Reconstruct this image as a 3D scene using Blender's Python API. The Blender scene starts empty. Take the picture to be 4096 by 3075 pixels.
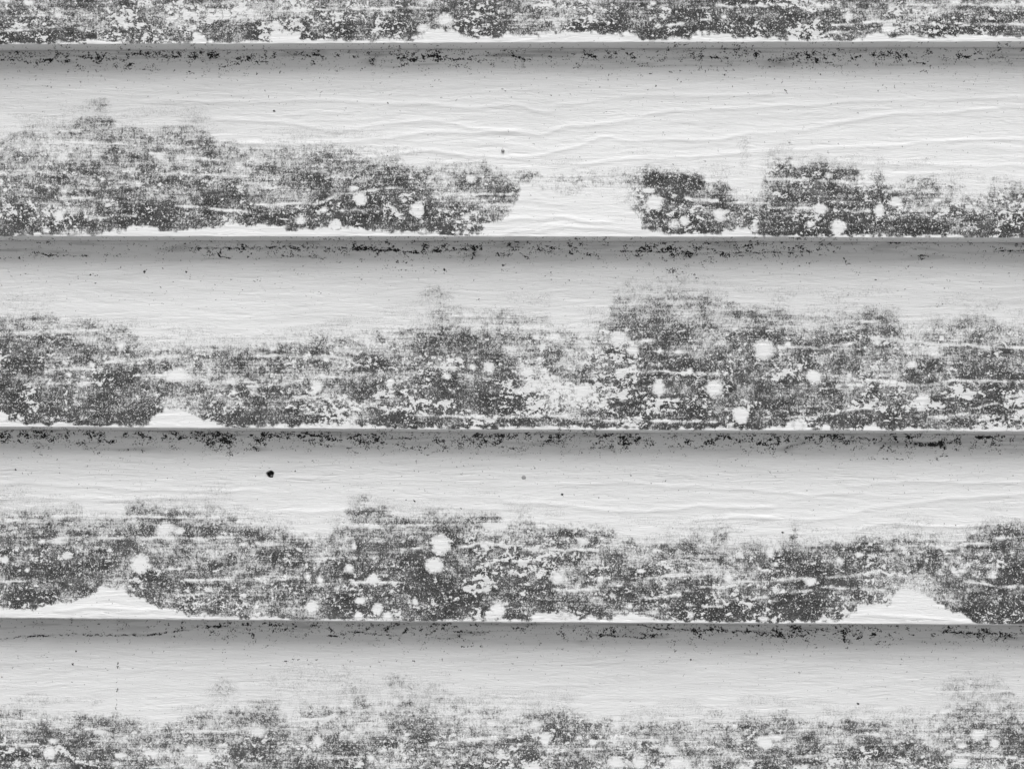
import bpy, math
import numpy as np

# ------------------------------------------------------------------ scene, camera, light
scene = bpy.context.scene
COL = scene.collection
P = 0.0008                 # metres per pixel of the 1024 px wide view, at the lips of the boards
ZC = 1.5                   # height of the middle of the view above the ground
D = 2.2                    # camera distance
T = 0.0132                 # thickness of a board at its lip

cam_data = bpy.data.cameras.new('camera')
cam = bpy.data.objects.new('camera', cam_data)
COL.objects.link(cam)
cam.location = (0.0, -D, ZC)
cam.rotation_euler = (math.radians(90), 0, 0)
cam_data.sensor_width = 36.0
cam_data.lens = 36.0 * D / (1024 * P)
cam_data.clip_start = 0.05
cam_data.clip_end = 20000.0
scene.camera = cam

SUN_EL = math.radians(71.5)
SUN_AZ = math.radians(8)          # a little to the right of straight in front of the wall
world = bpy.data.worlds.new('World')
scene.world = world
world.use_nodes = True
wn = world.node_tree.nodes
wl = world.node_tree.links
wn.clear()
sky = wn.new('ShaderNodeTexSky')
sky.sky_type = 'NISHITA'
sky.sun_disc = False
sky.sun_elevation = SUN_EL
sky.sun_rotation = math.pi - SUN_AZ
sky.dust_density = 6.0
sky.air_density = 1.0
grey = wn.new('ShaderNodeRGBToBW')
bg = wn.new('ShaderNodeBackground')
bg.inputs['Strength'].default_value = 0.05
wo = wn.new('ShaderNodeOutputWorld')
wl.new(sky.outputs[0], grey.inputs[0])
wl.new(grey.outputs[0], bg.inputs[0])
wl.new(bg.outputs[0], wo.inputs[0])

sun_data = bpy.data.lights.new('sun', 'SUN')
sun_data.energy = 1.5
sun_data.angle = math.radians(34)
sun_data.color = (1.0, 1.0, 1.0)
sun = bpy.data.objects.new('sun', sun_data)
COL.objects.link(sun)
sun.location = (1.0, -4.0, 8.0)
sun.rotation_euler = (math.radians(90) - SUN_EL, 0, SUN_AZ)   # light comes from in front of the wall (-Y) and above

vs = scene.view_settings
vs.view_transform = 'Standard'
vs.look = 'None'
vs.exposure = 1.27
vs.gamma = 1.0
vs.use_curve_mapping = False


# ------------------------------------------------------------------ numpy noise
def _hash(ix, iy, seed):
    h = (ix.astype(np.int64) * 374761393 + iy.astype(np.int64) * 668265263 + seed * 1442695041) & 0xFFFFFFFF
    h = ((h ^ (h >> 13)) * 1274126177) & 0xFFFFFFFF
    h = ((h ^ (h >> 16)) * 2246822519) & 0xFFFFFFFF
    return ((h ^ (h >> 15)) & 0xFFFFFF) / float(0xFFFFFF)


def vn(x, y, seed=0):
    """smooth value noise, 0..1"""
    x0 = np.floor(x)
    y0 = np.floor(y)
    fx = x - x0
    fy = y - y0
    fx = fx * fx * fx * (fx * (fx * 6 - 15) + 10)
    fy = fy * fy * fy * (fy * (fy * 6 - 15) + 10)
    ix = x0.astype(np.int64)
    iy = y0.astype(np.int64)
    a = _hash(ix, iy, seed)
    b = _hash(ix + 1, iy, seed)
    c = _hash(ix, iy + 1, seed)
    d = _hash(ix + 1, iy + 1, seed)
    return (a * (1 - fx) + b * fx) * (1 - fy) + (c * (1 - fx) + d * fx) * fy


def fbm(x, y, seed=0, octaves=3, gain=0.5):
    s = 0.0
    a = 1.0
    n = 0.0
    for k in range(octaves):
        s = s + a * vn(x * 2 ** k + 17.3 * k, y * 2 ** k + 5.1 * k, seed + 31 * k)
        n += a
        a *= gain
    return s / n


def sstep(a, b, x):
    t = np.clip((x - a) / (b - a), 0, 1)
    return t * t * (3 - 2 * t)


# ------------------------------------------------------------------ the survey of the wall
# all in pixels of the 4096 px wide photograph: lips, mould, dirt, ridges
LX = [-1400, 0, 1024, 2048, 3072, 4096, 5500]
LIPS = {
    0: [200, 196, 193, 188.5, 186, 184.5, 182],
    1: [957, 959, 960.5, 961, 963, 967, 972],
    2: [1712, 1718, 1724, 1730, 1733, 1737, 1744],
    3: [2466, 2478, 2488, 2496, 2501, 2506, 2515],
    4: [3230, 3244, 3255, 3264, 3270, 3275, 3284],
}
BAND = {0: 20.0, 1: 17.0, 2: 14.5, 3: 12.0, 4: 12.0}

TOP = {
    0: [(0, -230), (900, -190), (1700, -260), (2600, -170), (3400, -250), (4096, -210)],
    1: [(0, 505), (120, 500), (190, 500), (350, 455), (440, 460), (470, 492), (600, 495), (830, 500), (860, 575), (1150, 580),
        (1240, 592), (1283, 578), (1320, 580), (1400, 592), (1480, 608), (1590, 625), (1640, 668), (1770, 660), (1840, 650),
        (1915, 655), (1938, 628), (1958, 672), (2060, 680), (2140, 690), (2165, 715), (2250, 705), (2420, 712), (2480, 700),
        (2510, 682), (2620, 676), (2760, 680), (2810, 705), (2840, 740), (2870, 722), (2915, 722), (2935, 775), (3030, 770),
        (3050, 722), (3075, 655), (3100, 632), (3170, 630), (3192, 678), (3235, 672), (3250, 640), (3310, 638), (3330, 672),
        (3380, 672), (3425, 668), (3440, 694), (3480, 695), (3500, 682), (3532, 686), (3548, 725), (3610, 728), (3640, 708),
        (3690, 706), (3740, 700), (3765, 740), (3850, 745), (3870, 762), (3950, 762), (3970, 732), (4010, 735), (4040, 750), (4096, 742)],
    2: [(0, 1255), (60, 1245), (210, 1250), (230, 1272), (390, 1280), (425, 1292), (490, 1295), (500, 1328), (548, 1330), (556, 1372),
        (585, 1365), (650, 1368), (810, 1385), (840, 1392), (1024, 1388), (1120, 1376), (1250, 1350), (1345, 1342), (1460, 1345),
        (1500, 1325), (1590, 1310), (1620, 1300), (1670, 1285), (1730, 1240), (1780, 1222), (1850, 1222), (1880, 1240), (1910, 1258),
        (1990, 1255), (2010, 1245), (2120, 1255), (2200, 1260), (2225, 1305), (2340, 1300), (2360, 1270), (2430, 1262), (2450, 1165),
        (2500, 1150), (2740, 1148), (2770, 1172), (2880, 1190), (2960, 1220), (3072, 1225), (3110, 1222), (3180, 1238), (3300, 1240),
        (3400, 1238), (3590, 1228), (3610, 1278), (3730, 1282), (3760, 1265), (3920, 1250), (3975, 1268), (4000, 1288), (4096, 1290)],
    3: [(0, 2040), (90, 2035), (150, 2048), (180, 2022), (320, 2020), (335, 2062), (480, 2060), (500, 2012), (560, 2010), (580, 2028),
        (720, 2030), (900, 2040), (960, 2075), (1000, 2100), (1030, 2118), (1130, 2115), (1180, 2142), (1310, 2145), (1330, 2112),
        (1375, 2100), (1385, 2042), (1420, 2025), (1530, 2030), (1560, 2045), (1590, 2072), (1690, 2068), (1712, 2045), (1760, 2038),
        (1820, 2060), (1840, 2075), (1870, 2052), (1990, 2052), (2010, 2092), (2050, 2085), (2070, 2068), (2120, 2072), (2140, 2104),
        (2300, 2106), (2440, 2108), (2470, 2130), (2530, 2160), (2700, 2160), (2740, 2140), (2790, 2135), (2840, 2170), (2858, 2140),
        (2905, 2140), (2920, 2168), (3070, 2172), (3160, 2172), (3172, 2130), (3195, 2130), (3205, 2168), (3400, 2172), (3430, 2148),
        (3480, 2150), (3550, 2145), (3650, 2135), (3740, 2150), (3800, 2182), (3860, 2180), (3875, 2128), (3900, 2128), (3940, 2112),
        (3985, 2098), (4096, 2092)],
    4: [(0, 2835), (170, 2828), (190, 2868), (230, 2852), (330, 2855), (350, 2872), (390, 2860), (460, 2855), (490, 2880), (540, 2862),
        (570, 2892), (690, 2892), (720, 2872), (860, 2845), (900, 2832), (1000, 2820), (1040, 2800), (1110, 2810), (1150, 2860),
        (1200, 2810), (1300, 2800), (1380, 2780), (1445, 2780), (1470, 2810), (1530, 2800), (1550, 2770), (1640, 2775), (1670, 2785),
        (1800, 2775), (1850, 2810), (1950, 2815), (2048, 2840), (2280, 2835), (2330, 2862), (2420, 2868), (2470, 2905), (2545, 2905),
        (2560, 2882), (2660, 2882), (2680, 2898), (2780, 2890), (2830, 2855), (2920, 2842), (3030, 2845), (3060, 2870), (3090, 2852),
        (3150, 2850), (3175, 2885), (3350, 2885), (3380, 2868), (3480, 2868), (3640, 2862), (3680, 2900), (3730, 2880), (3790, 2800), (3860, 2760), (4050, 2750), (4096, 2830)],
}
BOT = {
    0: [(0, 176), (340, 176), (345, 158), (480, 158), (490, 174), (765, 174), (770, 140), (812, 140), (820, 166), (1080, 164),
        (1090, 132), (1195, 132), (1205, 163), (1470, 162), (1690, 158), (1700, 126), (1830, 124), (1840, 145), (2010, 148),
        (2020, 130), (2060, 138), (2150, 140), (2165, 128), (2390, 126), (2400, 138), (2530, 140), (2560, 150), (2760, 152),
        (2790, 134), (2925, 132), (2935, 150), (3070, 154), (3340, 158), (3450, 150), (3470, 138), (3520, 136), (3540, 146),
        (3620, 144), (4096, 148)],
    1: [(0, 948), (140, 946), (150, 934), (345, 934), (358, 946), (408, 946), (420, 925), (495, 922), (510, 908), (630, 909),
        (645, 922), (720, 921), (735, 912), (860, 910), (900, 896), (1024, 900), (1135, 904), (1150, 922), (1190, 920), (1210, 911),
        (1500, 912), (1530, 926), (1740, 930), (1770, 941), (1880, 942), (1920, 930), (1940, 900), (2010, 888), (2050, 850),
        (2066, 800), (2085, 740), (2150, 745), (2250, 782), (2420, 782), (2463, 800), (2541, 846), (2578, 903), (2686, 936), (2890, 940),
        (2900, 922), (2930, 920), (2940, 908), (2990, 908), (3000, 936), (3072, 942), (4096, 945)],
    2: [(0, 1690), (310, 1690), (330, 1700), (590, 1702), (607, 1680), (650, 1632), (730, 1632), (760, 1660), (815, 1685), (900, 1697),
        (1024, 1704), (1120, 1704), (1140, 1698), (1400, 1698), (1430, 1708), (2048, 1711), (3072, 1712), (3140, 1712), (3150, 1698),
        (3225, 1698), (3232, 1718), (3290, 1718), (3297, 1692), (3318, 1692), (3322, 1716), (3450, 1716), (3462, 1698), (3510, 1696),
        (3520, 1714), (3960, 1716), (3972, 1700), (4015, 1700), (4025, 1716), (4096, 1718)],
    3: [(0, 2434), (100, 2438), (180, 2418), (250, 2414), (320, 2392), (395, 2366), (405, 2348), (494, 2348), (510, 2372), (568, 2388),
        (600, 2412), (660, 2432), (760, 2454), (1024, 2466), (1200, 2474), (2048, 2482), (2120, 2478), (2140, 2452), (2300, 2452),
        (2320, 2470), (2460, 2468), (2475, 2452), (2560, 2458), (2580, 2476), (2840, 2480), (2912, 2484), (3072, 2487), (3250, 2486),
        (3360, 2480), (3427, 2452), (3432, 2420), (3560, 2412), (3580, 2356), (3680, 2358), (3715, 2386), (3780, 2430), (3845, 2460),
        (3920, 2492), (4096, 2498)],
    4: [(0, 3225), (900, 3235), (1500, 3228), (2500, 3245), (4096, 3250)],
}
DENS = {
    0: ["55554444555444554444555555444444", "55554444555544554444555555544444", "55765555456655775445777756555565",
        "66665443466665775457777865665565", "88876767788884886578998889878888"],
    1: ["33343443345443444233886366663445", "44454454445673554233888366674556", "55566565566876454000886677776567",
        "66556676668888762000798788888788", "88688777778879860000698799999999"],
    2: ["45454345555333233332333443442233", "77576656655556655467655666674466", "86677657656666665465776775666777",
        "87787466766778777356888777766888", "88888368778798778788998878888888"],
    3: ["34356455544556545654444466555556", "66664655655777766665555576565668", "76666666666778787666666777677668",
        "77677766667778988668886888754679", "78648656568778888566899999842589"],
    4: ["43442333322333333443433454443222", "56664445544455445555665656665545", "76777546655556667653545656566556",
        "77666666777766667766666677766677", "88888888888888888888888888888888"],
}
# clean round spots: x, y, rx, ry, kind (0 clean, 1 with a faint ring, 2 grey)
SPOTS = {
    0: [(500, 105, 18, 18, 0), (768, 108, 20, 20, 2), (1783, 78, 33, 33, 0), (1692, 111, 26, 22, 0), (1105, 99, 18, 18, 2), (2232, 96, 25, 22, 2),
        (2364, 75, 12, 12, 0), (3394, 66, 22, 20, 0), (3550, 111, 26, 24, 0), (3310, 22, 12, 12, 0), (110, 8, 20, 14, 0), (2615, 12, 16, 10, 0)],
    1: [(235, 858, 27, 27, 0), (346, 566, 15, 13, 0), (406, 713, 12, 12, 0), (632, 620, 22, 18, 0), (548, 734, 15, 14, 0), (187, 921, 17, 16, 0),
        (1441, 795, 27, 27, 1), (1668, 837, 31, 31, 1), (1202, 876, 25, 25, 2), (1295, 840, 17, 17, 0), (1343, 900, 26, 24, 1), (1415, 750, 24, 12, 0),
        (1864, 867, 22, 18, 0), (1572, 834, 14, 14, 2), (1692, 924, 22, 16, 2), (1885, 713, 24, 20, 0), (1831, 930, 13, 12, 2), (2617, 807, 38, 34, 0),
        (2879, 858, 28, 30, 0), (2740, 882, 24, 24, 0), (2698, 897, 26, 25, 2), (2596, 760, 30, 12, 0), (3017, 909, 20, 20, 2), (3283, 834, 32, 25, 0),
        (3354, 908, 36, 36, 0), (3240, 894, 20, 16, 0), (3518, 843, 22, 28, 1), (3584, 804, 28, 20, 0), (3749, 800, 18, 12, 0), (3316, 701, 18, 14, 2),
        (3480, 730, 26, 16, 0), (255, 760, 20, 10, 0)],
    2: [(481, 1379, 20, 26, 0), (706, 1500, 62, 36, 0), (274, 1498, 13, 13, 0), (365, 1458, 18, 14, 0), (935, 1569, 12, 16, 0), (5, 1668, 26, 22, 1),
        (74, 1666, 10, 16, 0), (1266, 1545, 25, 25, 1), (1560, 1523, 18, 18, 0), (1303, 1434, 20, 16, 0), (1091, 1392, 14, 13, 0), (1412, 1673, 26, 26, 2),
        (1957, 1466, 26, 22, 0), (1787, 1503, 19, 16, 0), (1893, 1468, 20, 16, 0), (2470, 1352, 38, 34, 0), (2534, 1399, 28, 26, 0), (2636, 1547, 28, 38, 0),
        (2858, 1552, 40, 40, 0), (3058, 1399, 48, 50, 0), (2761, 1483, 16, 16, 0), (2964, 1658, 34, 36, 1), (2922, 1698, 18, 14, 2), (2714, 1404, 16, 12, 0),
        (2640, 1402, 14, 14, 0), (2075, 1565, 18, 16, 2), (2144, 1345, 14, 14, 0), (3255, 1505, 30, 28, 0), (3514, 1367, 20, 22, 0), (3652, 1458, 24, 18, 0),
        (3400, 1498, 12, 12, 0), (3195, 1698, 32, 30, 0), (3506, 1599, 13, 13, 2), (3153, 1374, 18, 14, 0), (3773, 1352, 16, 12, 0), (2150, 1540, 60, 30, 2),
        (2330, 1560, 30, 30, 0), (3690, 1600, 20, 40, 0)],
    3: [(558, 2253, 38, 40, 1), (654, 2115, 38, 38, 0), (716, 2122, 22, 16, 0), (15, 2238, 17, 17, 1), (264, 2223, 24, 16, 0), (106, 2278, 12, 14, 0),
        (163, 2164, 18, 13, 0), (230, 2166, 40, 12, 0), (1762, 2176, 41, 44, 1), (1735, 2260, 38, 34, 1), (1397, 2273, 22, 22, 0), (1491, 2312, 26, 24, 0),
        (1246, 2426, 28, 28, 1), (1510, 2433, 24, 24, 1), (1661, 2403, 14, 18, 0), (1434, 2462, 22, 20, 0), (1550, 2462, 22, 20, 0), (1347, 2349, 13, 13, 2),
        (1992, 2436, 34, 44, 0), (1960, 2458, 26, 20, 0), (2233, 2312, 38, 34, 0), (2398, 2317, 16, 18, 0), (2519, 2421, 17, 17, 0), (2260, 2458, 28, 22, 2),
        (2334, 2166, 24, 18, 0), (2961, 2221, 18, 12, 0), (2764, 2458, 18, 18, 2), (2566, 2283, 22, 10, 0), (2917, 2307, 20, 24, 0), (2453, 2381, 16, 12, 2),
        (3038, 2273, 14, 12, 0), (3055, 2475, 20, 16, 2), (3361, 2243, 18, 20, 0), (3245, 2325, 26, 20, 0), (3440, 2218, 13, 16, 0), (3975, 2295, 22, 22, 2),
        (3104, 2255, 11, 10, 0), (3603, 2297, 15, 15, 2), (1282, 2320, 16, 30, 0), (1230, 2305, 14, 20, 0), (1985, 2105, 50, 18, 0), (3084, 2210, 20, 24, 0),
        (1416, 2186, 12, 18, 0), (1440, 2400, 26, 16, 0)],
    4: [(197, 3009, 28, 30, 0), (205, 2965, 14, 12, 0), (884, 2837, 32, 26, 0), (815, 3025, 38, 36, 1), (755, 3006, 28, 26, 0), (1030, 2923, 34, 28, 0),
        (398, 2928, 32, 12, 0), (1149, 2840, 42, 32, 0), (1269, 2962, 24, 28, 0), (1580, 2807, 20, 20, 0), (1431, 2918, 18, 14, 0), (1617, 2953, 20, 14, 0),
        (1966, 2893, 20, 16, 0), (1482, 3032, 16, 20, 0), (1394, 2853, 20, 9, 0), (2182, 2955, 22, 28, 1), (2372, 2969, 18, 14, 0), (2465, 3050, 40, 30, 0),
        (2557, 3052, 28, 26, 0), (2710, 3048, 52, 26, 0), (2131, 3070, 34, 22, 1), (2941, 2907, 18, 16, 0), (3062, 2969, 34, 30, 0), (2140, 2900, 22, 16, 0),
        (3838, 3050, 40, 30, 0), (3914, 2937, 34, 26, 0), (3984, 2974, 20, 18, 0), (3581, 2969, 13, 12, 0), (3109, 2950, 34, 16, 0), (3854, 2983, 24, 14, 0),
        (2680, 2998, 36, 16, 0), (3320, 2985, 20, 8, 0), (480, 3020, 30, 12, 0), (610, 3015, 24, 20, 0)],
}
# light streaks on raised grain inside the mould
STREAKS = {
    0: [[(0, 124), (200, 108), (290, 95)], [(90, 60), (260, 62)], [(1100, 40), (1700, 30)], [(2100, 82), (2340, 70)], [(2620, 108), (2900, 66)],
        [(3330, 100), (3580, 80)], [(3640, 92), (4096, 96)], [(3300, 132), (3390, 130)], [(2870, 22), (3072, 20)], [(3500, 20), (4096, 14)]],
    1: [[(0, 518), (313, 518)], [(240, 569), (540, 575)], [(518, 500), (722, 494)], [(240, 789), (433, 795)], [(600, 612), (900, 640)],
        [(330, 870), (540, 862)], [(1024, 816), (1265, 813), (1361, 776), (1445, 764)], [(1457, 761), (1602, 750)], [(1367, 843), (1542, 834)],
        [(1686, 804), (1776, 779), (2048, 773)], [(2915, 805), (3072, 813)], [(3072, 713), (3222, 716), (3493, 731)], [(3072, 825), (3331, 834)],
        [(3541, 758), (3734, 761)], [(3373, 840), (3481, 843)], [(1930, 820), (2048, 815)], [(2740, 790), (2870, 800)], [(640, 690), (980, 700)], [(700, 820), (1000, 845)]],
    2: [[(183, 1483), (257, 1471), (405, 1476)], [(193, 1535), (355, 1535)], [(0, 1557), (64, 1554)], [(420, 1448), (568, 1434), (700, 1424)],
        [(543, 1498), (662, 1498)], [(824, 1530), (1024, 1527)], [(1147, 1606), (1231, 1587), (1315, 1579)], [(1162, 1651), (1300, 1653), (1429, 1629)],
        [(1458, 1626), (1577, 1592), (1620, 1590)], [(1686, 1288), (2048, 1303)], [(1024, 1421), (1370, 1426)], [(2492, 1483), (2665, 1486), (2912, 1495)],
        [(2201, 1661), (2394, 1668)], [(2423, 1680), (2887, 1685)], [(2510, 1360), (2620, 1360)], [(3072, 1305), (3220, 1303), (3368, 1288), (3541, 1281)],
        [(3121, 1389), (3294, 1387), (3427, 1370)], [(3492, 1350), (3640, 1365), (4035, 1389), (4096, 1389)], [(3477, 1518), (3689, 1542), (3812, 1518), (4096, 1525)],
        [(3156, 1671), (3348, 1651), (3408, 1636), (3566, 1621)], [(3748, 1666), (3882, 1648)], [(3901, 1629), (3995, 1609)], [(4020, 1582), (4096, 1580)],
        [(3284, 1552), (3467, 1532)], [(2040, 1310), (2360, 1315)], [(60, 1330), (230, 1325), (400, 1318)], [(1024, 1540), (1200, 1530)], [(1640, 1660), (2048, 1668)],
        [(1240, 1500), (1380, 1508)], [(2048, 1662), (2160, 1670)], [(2200, 1540), (2330, 1556)]],
    3: [[(0, 2085), (148, 2080)], [(207, 2068), (508, 2063), (900, 2075)], [(188, 2159), (321, 2149), (810, 2154), (1024, 2150)], [(0, 2325), (140, 2317)],
        [(705, 2386), (840, 2369)], [(1399, 2102), (1814, 2102), (1962, 2097)], [(1024, 2172), (1100, 2174)], [(1607, 2196), (1710, 2194)],
        [(1834, 2186), (1873, 2184), (1913, 2171), (2048, 2179)], [(1024, 2312), (1187, 2310)], [(1404, 2329), (1612, 2329)], [(2092, 2194), (2413, 2199)],
        [(2492, 2268), (2640, 2270)], [(2581, 2310), (2729, 2297), (2863, 2292)], [(2927, 2327), (3072, 2322)], [(2744, 2364), (2828, 2342), (2897, 2349)],
        [(2561, 2389), (2724, 2379)], [(2749, 2418), (2887, 2423)], [(2971, 2386), (3072, 2386)], [(2211, 2357), (2394, 2359)],
        [(3072, 2325), (3161, 2315), (3368, 2305), (3516, 2285)], [(3102, 2371), (3210, 2366), (3269, 2347), (3467, 2357), (3541, 2359)],
        [(3546, 2194), (3689, 2181), (3812, 2191)], [(3822, 2191), (3872, 2174), (3960, 2176)], [(3862, 2325), (3936, 2332), (3985, 2344), (4096, 2342)],
        [(3990, 2149), (4096, 2147)], [(2048, 2240), (2150, 2250)], [(2560, 2445), (2620, 2445)], [(1300, 2230), (1420, 2228)], [(600, 2275), (720, 2275)], [(740, 2320), (1000, 2318)]],
    4: [[(0, 2881), (222, 2884)], [(0, 2981), (148, 2979)], [(340, 2918), (430, 2915)], [(768, 2923), (930, 2925), (1024, 2904)], [(583, 3066), (759, 3064)],
        [(1117, 2895), (1348, 2865)], [(1441, 2842), (1566, 2833)], [(1348, 3027), (1450, 3027)], [(1515, 3007), (1590, 2999)], [(1719, 2974), (1839, 2962), (2048, 2946)],
        [(1719, 2849), (1848, 2849)], [(1960, 3025), (2048, 3018)], [(2159, 2999), (2400, 2997)], [(2400, 2960), (2641, 2958)], [(2826, 2881), (3030, 2884)],
        [(3188, 3029), (3303, 3015)], [(3831, 3018), (4096, 3032)], [(300, 3048), (480, 3050)], [(1240, 3028), (1330, 3030)], [(3420, 2940), (3540, 2935)], [(3760, 2770), (4060, 2765)]],
}
# dirt caught under the lips: polylines with a width and a strength
DIRT = {
    0: [],
    1: [([(0, 229), (108, 241)], 6, .9), ([(132, 244), (199, 229)], 6, 1.), ([(307, 217), (409, 232), (482, 223)], 5, .8), ([(500, 259), (530, 241)], 5, 1.),
        ([(752, 211), (752, 277)], 6, .9), ([(752, 218), (752, 226)], 14, .9), ([(867, 264), (903, 258)], 5, .9), ([(990, 222), (1024, 240)], 6, 1.), ([(542, 271), (662, 274)], 4, .7),
        ([(0, 313), (289, 313)], 3, .45), ([(1024, 240), (1070, 242)], 6, .9), ([(1566, 229), (1656, 220)], 5, .9), ([(1686, 214), (1756, 214)], 10, 1.), ([(1795, 229), (1879, 232)], 7, .9),
        ([(1951, 205), (1999, 223)], 6, .9), ([(2048, 217), (2090, 223), (2093, 259)], 6, .9), ([(2345, 211), (2379, 220)], 10, 1.), ([(2512, 205), (2536, 235)], 8, 1.),
        ([(2397, 295), (2578, 292), (2740, 271), (2963, 274)], 3, .55), ([(3241, 211), (3283, 235)], 9, 1.), ([(3192, 244), (3331, 241)], 5, .8), ([(3415, 223), (3457, 217)], 7, .9),
        ([(3345, 196), (3350, 210)], 8, .9), ([(3632, 211), (3644, 232)], 6, 1.), ([(3560, 200), (3600, 216)], 6, .9), ([(3680, 244), (3712, 244)], 4, .9), ([(3690, 282), (3706, 277)], 6, 1.1),
        ([(3725, 190), (3730, 200)], 10, .9), ([(3927, 223), (3963, 226), (3990, 211)], 4, .9), ([(3860, 215), (3885, 222)], 8, .9), ([(2760, 205), (2768, 222)], 7, .9), ([(2850, 222), (2890, 224)], 8, 1.),
        ([(2890, 220), (2895, 245)], 6, .9), ([(3020, 210), (3030, 214)], 9, .9), ([(240, 215), (300, 210)], 5, .7), ([(1250, 214), (1290, 218)], 8, .8)],
    2: [([(780, 989), (1024, 987)], 5, .8), ([(879, 989), (869, 1019), (918, 1031)], 5, .95), ([(0, 1031), (64, 1026)], 5, .8), ([(123, 1021), (148, 1007), (188, 1019)], 6, .9),
        ([(188, 1017), (345, 1017)], 4, .75), ([(140, 965), (190, 966)], 3, .8), ([(1054, 984), (1296, 987)], 5, .8), ([(1419, 992), (1666, 1004), (1863, 994)], 5, .95), ([(1430, 988), (1510, 992)], 9, .9),
        ([(1123, 1021), (1300, 1026)], 4, .8), ([(2478, 999), (2690, 1002), (2813, 1014), (3072, 1004)], 5, .8), ([(2078, 1007), (2117, 1029)], 5, 1.), ([(2280, 1005), (2290, 1012)], 7, .9),
        ([(3072, 1004), (3245, 1004)], 5, .75), ([(3378, 1029), (3393, 1051), (3408, 1049)], 5, 1.), ([(3694, 1019), (3719, 1021)], 7, 1.), ([(3985, 999), (4096, 999)], 4, .9), ([(1985, 1020), (2048, 1016)], 5, .8),
        ([(570, 1084), (571, 1086)], 4, 1.), ([(740, 1083), (741, 1084)], 3, 1.), ([(3560, 965), (3760, 966)], 3, .9), ([(1480, 1075), (1800, 1080)], 5, .35), ([(2560, 1055), (2800, 1100)], 20, .35)],
    3: [([(66, 1735), (75, 1740)], 12, .95), ([(165, 1740), (172, 1745)], 11, .95), ([(285, 1728), (290, 1735)], 9, 1.), ([(655, 1742), (665, 1748)], 9, 1.), ([(829, 1754), (869, 1739)], 8, 1.),
        ([(60, 1760), (64, 1766)], 7, .9), ([(990, 1740), (1010, 1745)], 9, .9), ([(1384, 1754), (1429, 1739)], 8, 1.), ([(1236, 1739), (1271, 1741)], 9, 1.), ([(1937, 1764), (1942, 1770)], 12, 1.),
        ([(1992, 1759), (1996, 1763)], 11, 1.), ([(2478, 1776), (2517, 1774), (2561, 1752)], 8, 1.1), ([(2800, 1735), (2806, 1745)], 9, .9), ([(2922, 1749), (2926, 1755)], 10, .95),
        ([(3161, 1745), (3162, 1758)], 9, 1.), ([(3230, 1742), (3230, 1758)], 8, 1.), ([(3485, 1752), (3500, 1752)], 10, 1.), ([(3590, 1745), (3596, 1768)], 7, .95), ([(3072, 1768), (3121, 1765)], 4, .8),
        ([(3719, 1774), (3773, 1764)], 6, .95), ([(3788, 1784), (3773, 1828)], 5, .9), ([(3724, 1838), (3726, 1840)], 6, 1.), ([(3832, 1799), (3836, 1801)], 7, .9), ([(3911, 1747), (3985, 1749)], 9, 1.),
        ([(3951, 1814), (4096, 1816)], 5, .5), ([(2395, 1792), (2455, 1793), (2460, 1812)], 4, .8), ([(1560, 1755), (1640, 1752)], 4, .8), ([(1330, 1755), (1360, 1760)], 6, .8), ([(560, 1745), (600, 1750)], 6, .8),
        ([(3750, 1830), (3800, 1822)], 4, .8), ([(1520, 1786), (1680, 1786)], 4, .4), ([(3400, 1836), (3640, 1838)], 5, .45), ([(150, 2181), (245, 2194), (320, 2211), (435, 2211)], 3.5, .58)],
    4: [([(0, 2560), (93, 2548), (231, 2541), (463, 2542), (593, 2541), (694, 2527), (810, 2511), (903, 2506), (949, 2532), (995, 2534)], 4, .8), ([(770, 2514), (905, 2506)], 6, .9),
        ([(986, 2497), (990, 2500)], 12, 1.), ([(1006, 2534), (1008, 2540)], 8, 1.1), ([(1394, 2529), (1455, 2532), (1482, 2506)], 5, 1.), ([(1473, 2536), (1598, 2546), (1626, 2520)], 4, .9),
        ([(1302, 2548), (1339, 2548)], 5, 1.), ([(1312, 2518), (1322, 2522)], 8, .9), ([(1700, 2548), (1745, 2520)], 5, .85), ([(1811, 2529), (1936, 2534)], 5, .9), ([(2048, 2515), (2076, 2515)], 6, 1.),
        ([(2557, 2502), (2617, 2518), (2789, 2522)], 5, .9), ([(2803, 2529), (2854, 2520)], 7, 1.), ([(2848, 2522), (2852, 2520)], 12, 1.1), ([(2928, 2527), (3072, 2532)], 6, .9), ([(2404, 2548), (2455, 2548)], 5, .8),
        ([(3100, 2525), (3115, 2535)], 9, 1.), ([(3165, 2515), (3190, 2506)], 8, 1.), ([(3240, 2530), (3246, 2540)], 6, .9), ([(3290, 2528), (3300, 2514)], 7, .9), ([(3368, 2511), (3396, 2590)], 6, .8),
        ([(3295, 2543), (3336, 2541)], 4, .8), ([(3479, 2539), (3512, 2541)], 6, 1.), ([(3534, 2528), (3536, 2540)], 6, .9), ([(3766, 2527), (3840, 2532), (3947, 2536), (4096, 2536)], 5, .95), ([(3800, 2508), (3806, 2520)], 8, 1.),
        ([(3590, 2505), (3610, 2506)], 7, .9), ([(3646, 2541), (3668, 2544)], 5, 1.), ([(2350, 2545), (2500, 2548)], 4, .6), ([(1590, 2576), (1598, 2580)], 7, .8),
        ([(463, 2500), (462, 2700), (460, 2940)], 1.7, .60), ([(1130, 2644), (1270, 2642)], 6, .4), ([(1810, 2592), (2048, 2582)], 4, .5)],
}
DIRTX = {0: "6666666666666666", 1: "6667557666567655", 2: "3335556765785323", 3: "7668667777677766", 4: "2236556455668646"}
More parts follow.
